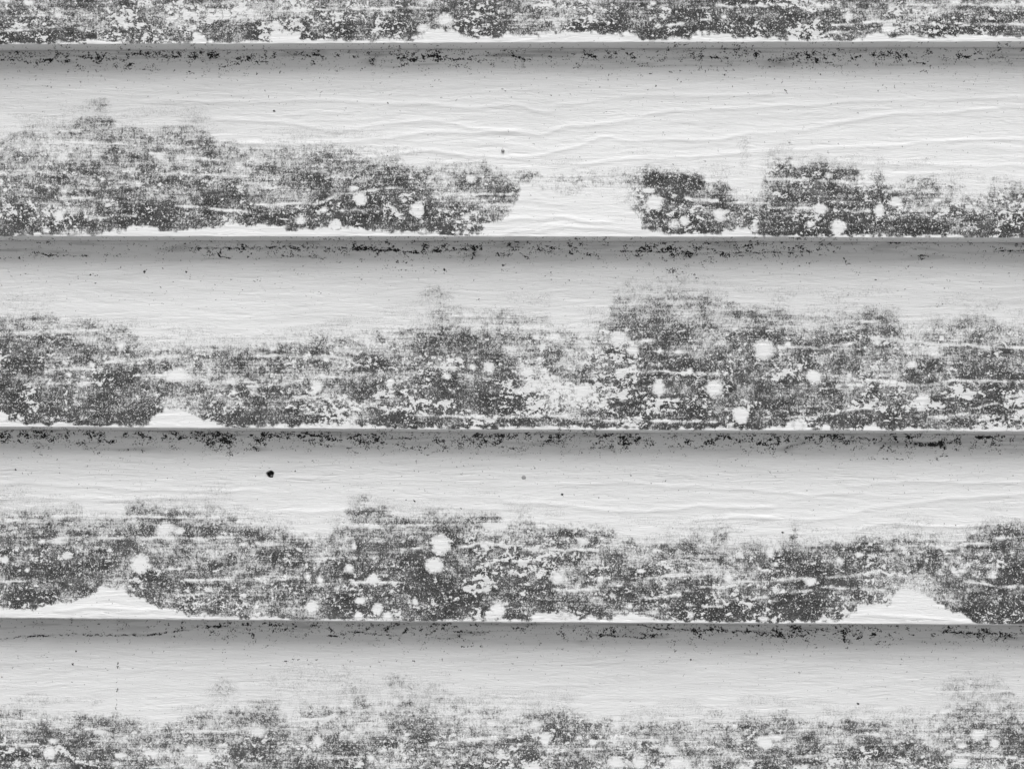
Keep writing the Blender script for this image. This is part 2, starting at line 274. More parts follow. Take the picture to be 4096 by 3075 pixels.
SPECKS = {
    0: [], 1: [(1090, 440, 4.5), (2626, 336, 4), (3146, 355, 4), (2205, 375, 2.5), (3586, 520, 2.5), (3288, 290, 2.5), (1547, 406, 2.5), (1322, 397, 2.5)],
    2: [(570, 1085, 4), (352, 1095, 3.5), (740, 1083, 3), (1270, 1163, 2.5), (1775, 1075, 5), (2012, 1057, 4.5), (3509, 1116, 3), (3772, 1214, 2.5), (1060, 1420, 0)],
    3: [(2249, 1977, 4), (3134, 2129, 4.5), (3830, 2101, 3), (1844, 2032, 3), (1655, 2003, 2.5), (2662, 1923, 2.5), (52, 1878, 3), (503, 1797, 3.5)],
    4: [(284, 2659, 4.5), (293, 2606, 3.5), (3436, 2816, 3), (1653, 2646, 3.5), (1840, 2684, 3), (2523, 2807, 2.5), (2767, 2640, 2.5), (2498, 2642, 3)],
}
RIDGES = {
    0: [], 2: [], 4: [],
    1: [[(632, 397), (1024, 405), (1295, 388), (1445, 400), (1867, 421), (2048, 415), (2190, 445)],
        [(870, 476), (1024, 476), (1175, 488), (1349, 518), (1536, 485), (1746, 479), (2048, 528), (2192, 536), (2253, 503), (2409, 494), (2650, 448), (2831, 433), (3072, 424), (3253, 415), (3409, 391), (3674, 394), (4096, 385)],
        [(1300, 640), (1700, 600), (2048, 632), (2186, 614), (2319, 584), (2385, 542), (2505, 560), (2909, 557), (2963, 530), (3072, 532), (3222, 518), (3361, 479), (3566, 448), (3794, 448), (3975, 427), (4096, 424)],
        [(2343, 653), (2542, 629), (2680, 638), (2818, 620), (3072, 602), (3192, 599), (3361, 578), (3614, 578), (3794, 560), (4096, 554)],
        [(1024, 569), (1325, 563), (1542, 545), (1746, 524), (2048, 521)],
        [(2241, 421), (2361, 397), (2530, 379), (2710, 379), (3072, 373)],
        [(3433, 650), (3734, 659), (4096, 662)], [(800, 560), (1024, 573)],
        [(2000, 880), (2240, 868), (2420, 890)], [(2050, 930), (2300, 905), (2560, 925)]],
    3: [[(0, 1930), (400, 1945), (800, 1965), (1024, 1960)], [(0, 1990), (450, 1995), (800, 1990)], [(1024, 2040), (1200, 2050), (1400, 2045)], [(1024, 1918), (1250, 1915)],
        [(2048, 2010), (2300, 2025), (2540, 2050), (2700, 2032), (2830, 2020), (2980, 2030), (3072, 2028)], [(2250, 1940), (2480, 1925), (2650, 1940), (2900, 1950), (3072, 1965), (3300, 1982), (3400, 1978)],
        [(3400, 2052), (3520, 2035), (3640, 2018), (3840, 1985), (4096, 1980)], [(3430, 1950), (3560, 1930), (3700, 1925), (4096, 1930)],
        [(3072, 2070), (3370, 2078), (3420, 2055)], [(2750, 2095), (2820, 2070), (2960, 2065), (3072, 2072)], [(3430, 2130), (3530, 2095), (3600, 2090), (3700, 2108), (3900, 2100)],
        [(3440, 2460), (3700, 2470), (3850, 2480)], [(250, 2440), (420, 2425), (640, 2445)]],
}

# thin veils of mould that stand apart from the main growth: x, y, rx, ry, amount
VEILS = {
    0: [], 1: [(2972, 570, 42, 32, .17), (2980, 640, 30, 60, .13), (385, 418, 60, 36, .30), (800, 545, 60, 30, .25), (2270, 735, 160, 36, .12)],
    2: [(1740, 1185, 85, 60, .24), (2590, 1180, 160, 50, .22), (2850, 1180, 90, 40, .16), (3130, 1185, 80, 40, .17), (3950, 1225, 90, 30, .18), (100, 1225, 130, 40, .16)],
    3: [(1455, 1995, 60, 34, .22), (60, 1985, 90, 70, .15), (860, 1970, 90, 60, .12), (125, 2030, 40, 20, .25), (2790, 2120, 60, 30, .2), (3183, 2140, 18, 30, .35)],
    4: [(880, 2770, 80, 70, .22), (1280, 2740, 330, 100, .15), (1580, 2725, 60, 60, .30), (1430, 2770, 60, 40, .27), (1700, 2770, 160, 60, .18), (3900, 2770, 180, 90, .24), (1190, 2680, 120, 40, .12)],
}
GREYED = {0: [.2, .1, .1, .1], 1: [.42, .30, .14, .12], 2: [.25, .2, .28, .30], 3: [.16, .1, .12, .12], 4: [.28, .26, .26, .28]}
CHIPX = {0: "5658744464438545", 1: "5434334423544445", 2: "6543475789656776", 3: "4234344675445434", 4: "6656465566646655"}

GRID_Y = np.array([0.1, 0.3, 0.5, 0.7, 0.9])


def pl(points, x):
    a = np.array(points, float)
    return np.interp(x, a[:, 0], a[:, 1])


def seg_dist(X, Y, pts):
    """distance of every grid point to a polyline, computed only near it"""
    d = np.full(X.shape, 1e9)
    for (x0, y0), (x1, y1) in zip(pts[:-1], pts[1:]):
        vx, vy = x1 - x0, y1 - y0
        L = vx * vx + vy * vy + 1e-9
        t = np.clip(((X - x0) * vx + (Y - y0) * vy) / L, 0, 1)
        d = np.minimum(d, np.hypot(X - x0 - t * vx, Y - y0 - t * vy))
    return d


def line_dist(X, Y, pts, ease):
    """height above a nearly level line that bends gently, growing past its ends"""
    y = sum(pl(pts, X + o) for o in (-ease, -ease * .5, 0, ease * .5, ease)) / 5
    over = np.maximum(np.maximum(pts[0][0] - X, X - pts[-1][0]), 0)
    return np.hypot(Y - y, over * .25)


def window(X, Y, pts, pad):
    """slices of the part of the grid that lies round some points (rows are nearly level)"""
    a = np.array(pts, float)
    jx = np.where((X[0] > a[:, 0].min() - pad) & (X[0] < a[:, 0].max() + pad))[0]
    if len(jx) == 0:
        return None
    sub = Y[:, jx]
    iy = np.where((sub.max(axis=1) > a[:, 1].min() - pad) & (sub.min(axis=1) < a[:, 1].max() + pad))[0]
    if len(iy) == 0:
        return None
    return slice(iy[0], iy[-1] + 1), slice(jx[0], jx[-1] + 1)


def survey(b, X, Y, top_lip, own_lip, seed):
    """mould, dirt, chips (0..1) and relief (m) for grid points given in the photograph's pixels of board b"""
    # wobble the outlines so that they read as grown, not drawn
    wx = X + 26 * (fbm(X / 60, Y / 40, seed + 1) - .5) + 12 * (vn(X / 14, Y / 14, seed + 2) - .5)
    wy = Y + 26 * (fbm(X / 70, Y / 40, seed + 3) - .5) + 12 * (vn(X / 13, Y / 16, seed + 4) - .5)
    ty = pl(TOP[b], wx)
    by = pl(BOT[b], wx) + 0 * wy
    f = np.clip((wy - ty) / np.maximum(by - ty, 30), 0, 1)
    grid = np.array([[int(c) for c in row] for row in DENS[b]], float)
    gx = np.clip((wx - 64) / 128, 0, 30.999)
    gy = np.clip(np.interp(f, GRID_Y, np.arange(5)), 0, 3.999)
    j0 = gx.astype(int)
    i0 = gy.astype(int)
    fx = gx - j0
    fy = gy - i0
    fx = fx * fx * (3 - 2 * fx)
    dens = (grid[i0, j0] * (1 - fx) + grid[i0, j0 + 1] * fx) * (1 - fy) + (grid[i0 + 1, j0] * (1 - fx) + grid[i0 + 1, j0 + 1] * fx) * fy
    m = dens / 9.0
    patch = fbm(X / 85, Y / 52, seed + 7, 3)
    m = m + (patch - .45) * .85 * sstep(.05, .35, m)
    m = m * 0.86 + 0.06
    edge_t = sstep(-34, 36, wy - ty)
    edge_b = sstep(-7, 9, by - wy + 16 * (fbm(X / 22, Y / 18, seed + 5, 2) - .5))
    m = m * edge_t * edge_b
    # thin haze of spores above the mould
    m = np.maximum(m, .17 * sstep(-150, 10, wy - ty) * edge_b * sstep(.35, .6, fbm(X / 160, Y / 40, seed + 8, 2)))
    for (sx, sy, rx, ry, a) in VEILS[b]:
        w = window(X, Y, [(sx, sy)], max(rx, ry) * 1.5 + 10)
        if w is None:
            continue
        r = np.hypot((wx[w] - sx) / rx, (wy[w] - sy) / ry)
        m[w] = np.maximum(m[w], a * (1 - sstep(.3, 1.2, r)) * (.5 + .9 * fbm(X[w] / 30, Y[w] / 22, seed + 9, 2)))
    # light streaks along raised grain
    for pts in STREAKS[b]:
        w = window(X, Y, pts, 40)
        if w is None:
            continue
        d = seg_dist(X[w], Y[w] + 7 * (vn(X[w] / 45, Y[w] / 200, seed + 11) - .5), pts)
        wid = 3.0 + 6.0 * vn(X[w] / 18, Y[w] / 18, seed + 12)
        k = np.exp(-(d / wid) ** 2) * (.15 + .95 * vn(X[w] / 34, Y[w] / 40, seed + 13))
        m[w] *= 1 - np.clip(k, 0, .9)
    for (sx, sy, rx, ry, kind) in SPOTS[b]:
        w = window(X, Y, [(sx, sy)], max(rx, ry) * 1.8 + 8)
        if w is None:
            continue
        r = np.hypot((X[w] - sx) / rx, (Y[w] - sy) / ry)
        rough = .34 if rx < 22 else .2
        r = r + rough * (vn(X[w] / 12, Y[w] / 10, seed + 21) - .5) + .14 * (vn(X[w] / 5, Y[w] / 5, seed + 22) - .5)
        if kind == 0:
            k = 1 - (sstep(.35, 1.3, r) if rx < 22 else sstep(.62, 1.12, r))
            m[w] = m[w] * (1 - k) + k * (.07 + .17 * ((sx * 7 + sy * 3) % 10) / 10) * sstep(.2, .7, r)
        elif kind == 1:
            k = 1 - sstep(.92, 1.06, r)
            ring = np.exp(-((r - .84) / .14) ** 2) * .30
            m[w] = m[w] * (1 - k) + ring * k
        else:
            k = 1 - sstep(.7, 1.2, r)
            m[w] = m[w] * (1 - k) + (.26 * sstep(.1, .8, r) + .12) * k
    # chips: more of them low on a board, in clusters
    low = sstep(0.15, 0.95, (Y - top_lip) / (own_lip - top_lip))
    camt = np.interp(X, np.arange(16) * 256 + 128, np.array([int(c) for c in CHIPX[b]], float)) / 6.0
    chip = camt * (low * sstep(.40, .68, fbm(X / 120, Y / 60, seed + 31, 2)) + .25 * low)
    # dirt that gathers under the lip above
    below = Y - top_lip
    col = np.array([int(c) for c in DIRTX[b]], float)
    amt = np.interp(X, np.arange(16) * 256 + 128, col) / 9.0
    clus = fbm(X / 50, Y / 26, seed + 41, 3)
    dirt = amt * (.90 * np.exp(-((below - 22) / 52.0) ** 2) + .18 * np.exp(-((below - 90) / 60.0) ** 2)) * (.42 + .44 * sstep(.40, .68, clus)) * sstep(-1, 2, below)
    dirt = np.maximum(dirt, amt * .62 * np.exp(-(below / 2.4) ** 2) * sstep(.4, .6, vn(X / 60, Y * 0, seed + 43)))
    bend = 40 * (fbm(X / 230, Y / 200, seed + 47, 3) - .5)
    cr = np.abs(2 * vn(X / 420, (Y + bend) / 34, seed + 48) - 1)
    part = sstep(.40, .62, vn(X / 120, Y / 30, seed + 49)) * np.exp(-((below - 45) / 38) ** 2) * np.clip(amt * 1.6, 0, 1)
    dirt = np.maximum(dirt, .80 * np.clip(1 - cr * 9, 0, 1) * part)
    soil_grey = np.clip(1 - cr * 3.5, 0, 1) * part * .9
    soil_grey = soil_grey + .75 * sstep(.50, .74, fbm(X / 170, (Y + .5 * fbm(X / 200, Y / 60, seed + 45) * 30) / 13, seed + 44, 3)) * np.exp(-(np.clip(below, 0, None) / 75.0) ** 2)
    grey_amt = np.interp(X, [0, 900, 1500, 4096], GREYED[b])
    soil_grey = np.maximum(soil_grey, grey_amt * (.35 + 1.1 * fbm(X / 420, Y / 70, seed + 46, 3)) * (1 - sstep(150, 520, below)))  # upper part of the board greyer, fading out downwards
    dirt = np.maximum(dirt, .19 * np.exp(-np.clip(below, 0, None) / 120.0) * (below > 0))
    for pts, wid, s in DIRT[b]:
        w = window(X, Y, pts, wid * 3 + 14)
        if w is None:
            continue
        xx = X[w] + 9 * (vn(X[w] / 12, Y[w] / 12, seed + 51) - .5)
        yy = Y[w] + 9 * (vn(X[w] / 14, Y[w] / 12, seed + 52) - .5)
        d = seg_dist(xx, yy, pts)
        k = s * np.exp(-(d / (wid * .85)) ** 2) * (.55 + .65 * vn(X[w] / 13, Y[w] / 13, seed + 53))
        k = np.maximum(k, .42 * s * np.exp(-(d / (wid * 2.4)) ** 2))
        dirt[w] = np.maximum(dirt[w], k)
        if len(pts) > 2 or abs(pts[-1][0] - pts[0][0]) > 90:
            soil_grey[w] = np.maximum(soil_grey[w], (s > .6) * (wid > 2) * .8 * np.exp(-(d / 7.0) ** 2) * (.3 + .9 * vn(X[w] / 60, Y[w] / 20, seed + 54)))
    for (sx, sy, r) in SPECKS[b]:
        w = window(X, Y, [(sx, sy)], 20)
        if w is None or r <= 0:
            continue
        d = np.hypot(X[w] - sx, Y[w] - sy)
        dirt[w] = np.maximum(dirt[w], 1.3 * np.exp(-(d / (r * 1.25)) ** 2))
    # relief: embossed wood grain
    warp = 34 * (fbm(X / 330, Y / 90, seed + 61, 3) - .5)
    n = vn(X / 620, (Y + warp) / 21, seed + 62)
    ridge = np.clip(1 - np.abs(2 * n - 1) * 2.6, 0, 1) ** 1.5
    n2 = vn(X / 110, (Y + warp * 1.3) / 8, seed + 63)
    crease = np.clip(1 - np.abs(2 * n2 - 1) * 4, 0, 1) ** 1.5 * sstep(.40, .68, vn(X / 60, Y / 14, seed + 64))
    soft = fbm(X / 130 + .02 * warp, (Y + 1.4 * warp) / 13, seed + 65, 2)
    h = 0.00008 * ridge - 0.00016 * crease + 0.00016 * (soft - .5)
    for pts in RIDGES[b]:
        w = window(X, Y, pts, 40)
        if w is None:
            continue
        d = line_dist(X[w], Y[w] + 12 * (vn(X[w] / 90, Y[w] * 0, seed + 66) - .5), pts, 45)
        h[w] += 0.00027 * (.6 + .55 * vn(X[w] / 160, Y[w] / 300, seed + 68)) * np.exp(-(d / 9.0) ** 2)
    for pts in STREAKS[b]:
        w = window(X, Y, pts, 40)
        if w is not None:
            h[w] += 0.00006 * np.exp(-(seg_dist(X[w], Y[w], pts) / 6.5) ** 2)
    h = h + 0.0004 * (vn(X / 1500, Y * 0 + .5, seed + 67) - .5)
    return np.clip(m, 0, 1), np.clip(dirt, 0, 1.2), np.clip(chip, 0, 1.4), h, soil_grey


# ------------------------------------------------------------------ materials
def nodes_of(name):
    mat = bpy.data.materials.new(name)
    mat.use_nodes = True
    nt = mat.node_tree
    nt.nodes.clear()
    out = nt.nodes.new('ShaderNodeOutputMaterial')
    bs = nt.nodes.new('ShaderNodeBsdfPrincipled')
    nt.links.new(bs.outputs[0], out.inputs[0])
    return mat, nt, bs


class NT:
    def __init__(self, nt):
        self.nt = nt

    def new(self, kind):
        return self.nt.nodes.new(kind)

    def put(self, sock, v):
        if hasattr(v, 'is_linked'):
            self.nt.links.new(v, sock)
        else:
            sock.default_value = v

    def math(self, op, a, b=0.0, c=None, clamp=False):
        n = self.new('ShaderNodeMath')
        n.operation = op
        n.use_clamp = clamp
        self.put(n.inputs[0], a)
        self.put(n.inputs[1], b)
        if c is not None:
            self.put(n.inputs[2], c)
        return n.outputs[0]

    def scale(self, vec, sx, sy, sz, off=(0, 0, 0), turn=0.0):
        n = self.new('ShaderNodeMapping')
        self.put(n.inputs['Vector'], vec)
        n.inputs['Scale'].default_value = (sx, sy, sz)
        n.inputs['Location'].default_value = off
        n.inputs['Rotation'].default_value = (0, turn, 0)
        return n.outputs[0]

    def noise(self, vec, detail=2.0, rough=0.5, dist=0.0):
        n = self.new('ShaderNodeTexNoise')
        n.noise_dimensions = '3D'
        self.put(n.inputs['Vector'], vec)
        n.inputs['Scale'].default_value = 1.0
        n.inputs['Detail'].default_value = detail
        n.inputs['Roughness'].default_value = rough
        n.inputs['Distortion'].default_value = dist
        return n.outputs[0]

    def attr(self, name):
        n = self.new('ShaderNodeAttribute')
        n.attribute_name = name
        return n.outputs['Fac']

    def map(self, v, a, b, c=0.0, d=1.0, smooth=True):
        n = self.new('ShaderNodeMapRange')
        n.interpolation_type = 'SMOOTHSTEP' if smooth else 'LINEAR'
        n.clamp = True
        self.put(n.inputs[0], v)
        n.inputs[1].default_value = a
        n.inputs[2].default_value = b
        n.inputs[3].default_value = c
        n.inputs[4].default_value = d
        return n.outputs[0]

    def mix(self, f, a, b):
        n = self.new('ShaderNodeMix')
        n.data_type = 'FLOAT'
        self.put(n.inputs[0], f)
        self.put(n.inputs[2], a)
        self.put(n.inputs[3], b)
        return n.outputs[0]

    def grey(self, v):
        n = self.new('ShaderNodeCombineColor')
        for k in range(3):
            self.put(n.inputs[k], v)
        return n.outputs[0]


def painted_board_material():
    mat, nt, bs = nodes_of('mouldy_white_paint')
    N = NT(nt)
    tc = N.new('ShaderNodeTexCoord')
    px = N.scale(tc.outputs['Object'], 1 / P, 1 / P, 1 / P)      # one unit = one pixel of the view = 0.8 mm

    mould = N.attr('mould')
    dirt = N.attr('dirt')
    chip = N.attr('chip')

    fine = N.noise(N.scale(px, .70, .3, .74, (0, 0, 0), .6), 2.0, .6)
    grain = N.noise(N.scale(px, 1.15, .3, 1.2, (21, 7, 9), 1.1), 1.0, .5)
    drip = N.noise(N.scale(px, .55, .1, .22, (31, 7, 3)), 2.0, .5)
    blot = N.noise(N.scale(px, .115, .05, .15, (5, 3, 11)), 4.5, .68, .3)
    strk = N.noise(N.scale(px, .022, .02, .42, (2, 9, 5)), 2.5, .55, .3)

    # centred fields, each about +-1
    def centred(v, gain):
        return N.math('MULTIPLY', N.math('SUBTRACT', v, .5), gain)
    broad = N.math('ADD', centred(blot, 1.45), N.math('ADD', centred(strk, .75), centred(drip, .75)))
    small = N.math('ADD', centred(fine, 1.35), centred(grain, .9))
    level = N.math('ADD', mould, N.math('MULTIPLY', broad, N.map(mould, 0.0, .25)))
    # a thin grey film of spores ...
    film = N.map(N.math('MULTIPLY_ADD', small, .55, level), .03, .62, smooth=False)
    # ... and the dense growth
    k = N.math('ADD', level, small)
    dense = N.map(k, .47, .86, smooth=False)
    live = N.map(mould, .012, .09)
    film = N.math('MULTIPLY', film, live)
    dense = N.math('MULTIPLY', dense, live)

    # flakes of mould gone, bare paint showing crisply
    flake = N.noise(N.scale(px, .25, .1, .27, (13, 1, 8), .4), 3.5, .62, .15)
    flake2 = N.noise(N.scale(px, .10, .1, .16, (3, 1, 5)), 4.0, .66, .2)
    thr = N.math('MULTIPLY_ADD', chip, -.10, .665)
    bare = N.map(N.math('SUBTRACT', flake, thr), -.015, .020)
    bare = N.math('MAXIMUM', bare, N.map(N.math('SUBTRACT', flake2, N.math('MULTIPLY_ADD', chip, -.105, .665)), -.012, .016))
    tiny = N.noise(N.scale(px, .62, .3, .66, (3, 3, 3), .8), 1.0, .5)
    bare = N.math('MAXIMUM', bare, N.map(tiny, .63, .69, 0, .85))
    keep = N.math('SUBTRACT', 1.0, N.math('MULTIPLY', bare, .92))
    film = N.math('MULTIPLY', film, keep)
    dense = N.math('MULTIPLY', dense, keep)
    cover = N.math('MAXIMUM', dense, N.math('MULTIPLY', film, .5))

    # paint: white with faint soiling along the grain
    soil_grey = N.noise(N.scale(px, .012, .02, .11, (7, 7, 7)), 4.0, .6, .4)
    soil2 = N.noise(N.scale(px, .03, .02, .9, (1, 2, 3)), 2.0, .5, .3)
    paint = N.math('MULTIPLY_ADD', N.map(soil_grey, .42, .72, smooth=False), -.055, .80)
    paint = N.math('MULTIPLY_ADD', N.map(soil2, .56, .78, smooth=False), -.07, paint)

    paint = N.math('MULTIPLY', paint, N.math('MULTIPLY_ADD', N.attr('soil_grey'), -.38, 1.0))  # grime smears, plus the grey that fades down each board
    mdark = N.math('MULTIPLY_ADD', N.map(blot, .35, .65), .020, .012)
    tone = N.noise(N.scale(px, .035, .03, .055, (8, 2, 6)), 3.0, .6)
    mdark = N.math('MULTIPLY_ADD', N.map(fine, .35, .65), .05, mdark)
    mdark = N.math('MULTIPLY_ADD', N.map(tone, .42, .68), .03, mdark)
    col = N.mix(N.math('MULTIPLY', film, .80), paint, .20)
    col = N.mix(dense, col, mdark)

    # black dirt
    dn = N.noise(N.scale(px, .62, .2, .70, (9, 4, 2), .5), 2.5, .62, .4)
    dn2 = N.noise(N.scale(px, .20, .1, .26, (19, 4, 2)), 2.0, .5)
    dv = N.math('MULTIPLY_ADD', dn2, .40, N.math('MULTIPLY', dn, .60))
    dv = N.math('MULTIPLY_ADD', N.math('SUBTRACT', dv, .5), 3.6, .56)
    dm = N.map(N.math('SUBTRACT', dirt, dv), -.08, .16)
    # fine black specks everywhere on the paint, thicker where dirt gathers
    vor = N.new('ShaderNodeTexVoronoi')
    vor.voronoi_dimensions = '3D'
    N.put(vor.inputs['Vector'], N.scale(px, .10, .02, .10, (0.3, 0, 0.7)))
    vor.inputs['Scale'].default_value = 1.0
    sep = N.new('ShaderNodeSeparateColor')
    nt.links.new(vor.outputs['Color'], sep.inputs[0])
    rad = N.math('MULTIPLY', N.math('POWER', sep.outputs[0], 9.0), .09)
    spk = N.map(N.math('SUBTRACT', rad, vor.outputs['Distance']), -.02, .03)
    vor2 = N.new('ShaderNodeTexVoronoi')
    vor2.voronoi_dimensions = '3D'
    N.put(vor2.inputs['Vector'], N.scale(px, .30, .05, .30, (0.1, 0, 0.2)))
    vor2.inputs['Scale'].default_value = 1.0
    sep2 = N.new('ShaderNodeSeparateColor')
    nt.links.new(vor2.outputs['Color'], sep2.inputs[0])
    near = N.map(dirt, .05, .30)
    rad2 = N.math('MULTIPLY', N.math('MULTIPLY', N.math('POWER', sep2.outputs[0], 2.5), .25), near)
    spk2 = N.map(N.math('SUBTRACT', rad2, vor2.outputs['Distance']), -.03, .08)
    dm = N.math('MAXIMUM', dm, N.math('MAXIMUM', N.math('MULTIPLY', spk, .5), N.math('MULTIPLY', spk2, .8)))
    col = N.mix(dm, col, .014)
    col = N.mix(N.attr('bore'), col, .008)

    nt.links.new(N.grey(col), bs.inputs['Base Color'])
    rough = N.math('MULTIPLY_ADD', cover, .3, .55)
    nt.links.new(rough, bs.inputs['Roughness'])
    nt.links.new(N.math('MULTIPLY_ADD', cover, -.17, .22), bs.inputs['Specular IOR Level'])

    # fine grain relief
    g1 = N.noise(N.scale(px, .060, .02, .70, (4, 4, 4)), 3.0, .6, 1.6)
    g2 = N.noise(N.scale(px, .8, .3, .9, (6, 4, 4), .7), 2.0, .5)
    hgt = N.math('MULTIPLY_ADD', g2, .10, g1)
    hgt = N.math('MULTIPLY_ADD', cover, .12, hgt)
    bump = N.new('ShaderNodeBump')
    bump.inputs['Strength'].default_value = 1.0
    bump.inputs['Distance'].default_value = 0.00027
    nt.links.new(hgt, bump.inputs['Height'])
    nt.links.new(bump.outputs[0], bs.inputs['Normal'])
    return mat


def plain_material(name, value, rough=.6, metal=0.0, var=.25, scale=900.0):
    mat, nt, bs = nodes_of(name)
    N = NT(nt)
    tc = N.new('ShaderNodeTexCoord')
    n = N.noise(N.scale(tc.outputs['Object'], scale, scale, scale), 3.0, .6)
    v = N.math('MULTIPLY', N.map(n, .3, .7, 1 - var, 1 + var, False), value)
    nt.links.new(N.grey(v), bs.inputs['Base Color'])
    bs.inputs['Roughness'].default_value = rough
    bs.inputs['Metallic'].default_value = metal
    return mat


M_BOARD = painted_board_material()
M_NAIL = plain_material('rusty_nail', .16, .5, .3)
M_NAIL_PAINTED = plain_material('chalky_nail_paint', .34, .8, 0, .4, 2500.0)
M_SEED = plain_material('grey_husk', .34, .45, 0, .2, 1500.0)
M_GROUND = plain_material('gravel', .19, .9, 0, .3, 40.0)


# ------------------------------------------------------------------ ground
def mesh_object(name, verts, faces, mat, parent=None, smooth=False):
    me = bpy.data.meshes.new(name)
    me.from_pydata([tuple(v) for v in verts], [], faces)
    me.materials.append(mat)
    if smooth:
        me.shade_smooth()
    me.update()
    o = bpy.data.objects.new(name, me)
    COL.objects.link(o)
    if parent is not None:
        o.parent = parent
    return o


ground = mesh_object('ground', [(-6000, -6000, 0), (6000, -6000, 0), (6000, 6000, 0), (-6000, 6000, 0)], [(0, 1, 2, 3)], M_GROUND)
ground['kind'] = 'structure'

# ------------------------------------------------------------------ the wall of lapped boards
wall = bpy.data.objects.new('siding_wall', None)
COL.objects.link(wall)
wall['label'] = 'white painted lap siding wall with dark mould blotches and dirt under the lips'
wall['category'] = 'wall'
wall['kind'] = 'thing'

HOLE = (1076.5, 1896.5, 15.5)       # open nail hole, photograph's pixels
HIDDEN = 48.0                       # how far a board runs up behind the one above, photograph's pixels


def lip(k, x):
    if k in LIPS:
        return np.interp(x, LX, LIPS[k])
    if k < 0:
        return np.interp(x, LX, LIPS[0]) + 766.0 * k
    return np.interp(x, LX, LIPS[4]) + 767.0 * (k - 4)


def columns(fine):
    if not fine:
        return np.linspace(-1400, 5496, 420)
    mid = np.arange(-12, 4109, 6.0)
    left = np.linspace(-1400, -12, 90)[:-1]
    right = np.linspace(4108, 5496, 90)[1:]
    return np.concatenate([left, mid, right])


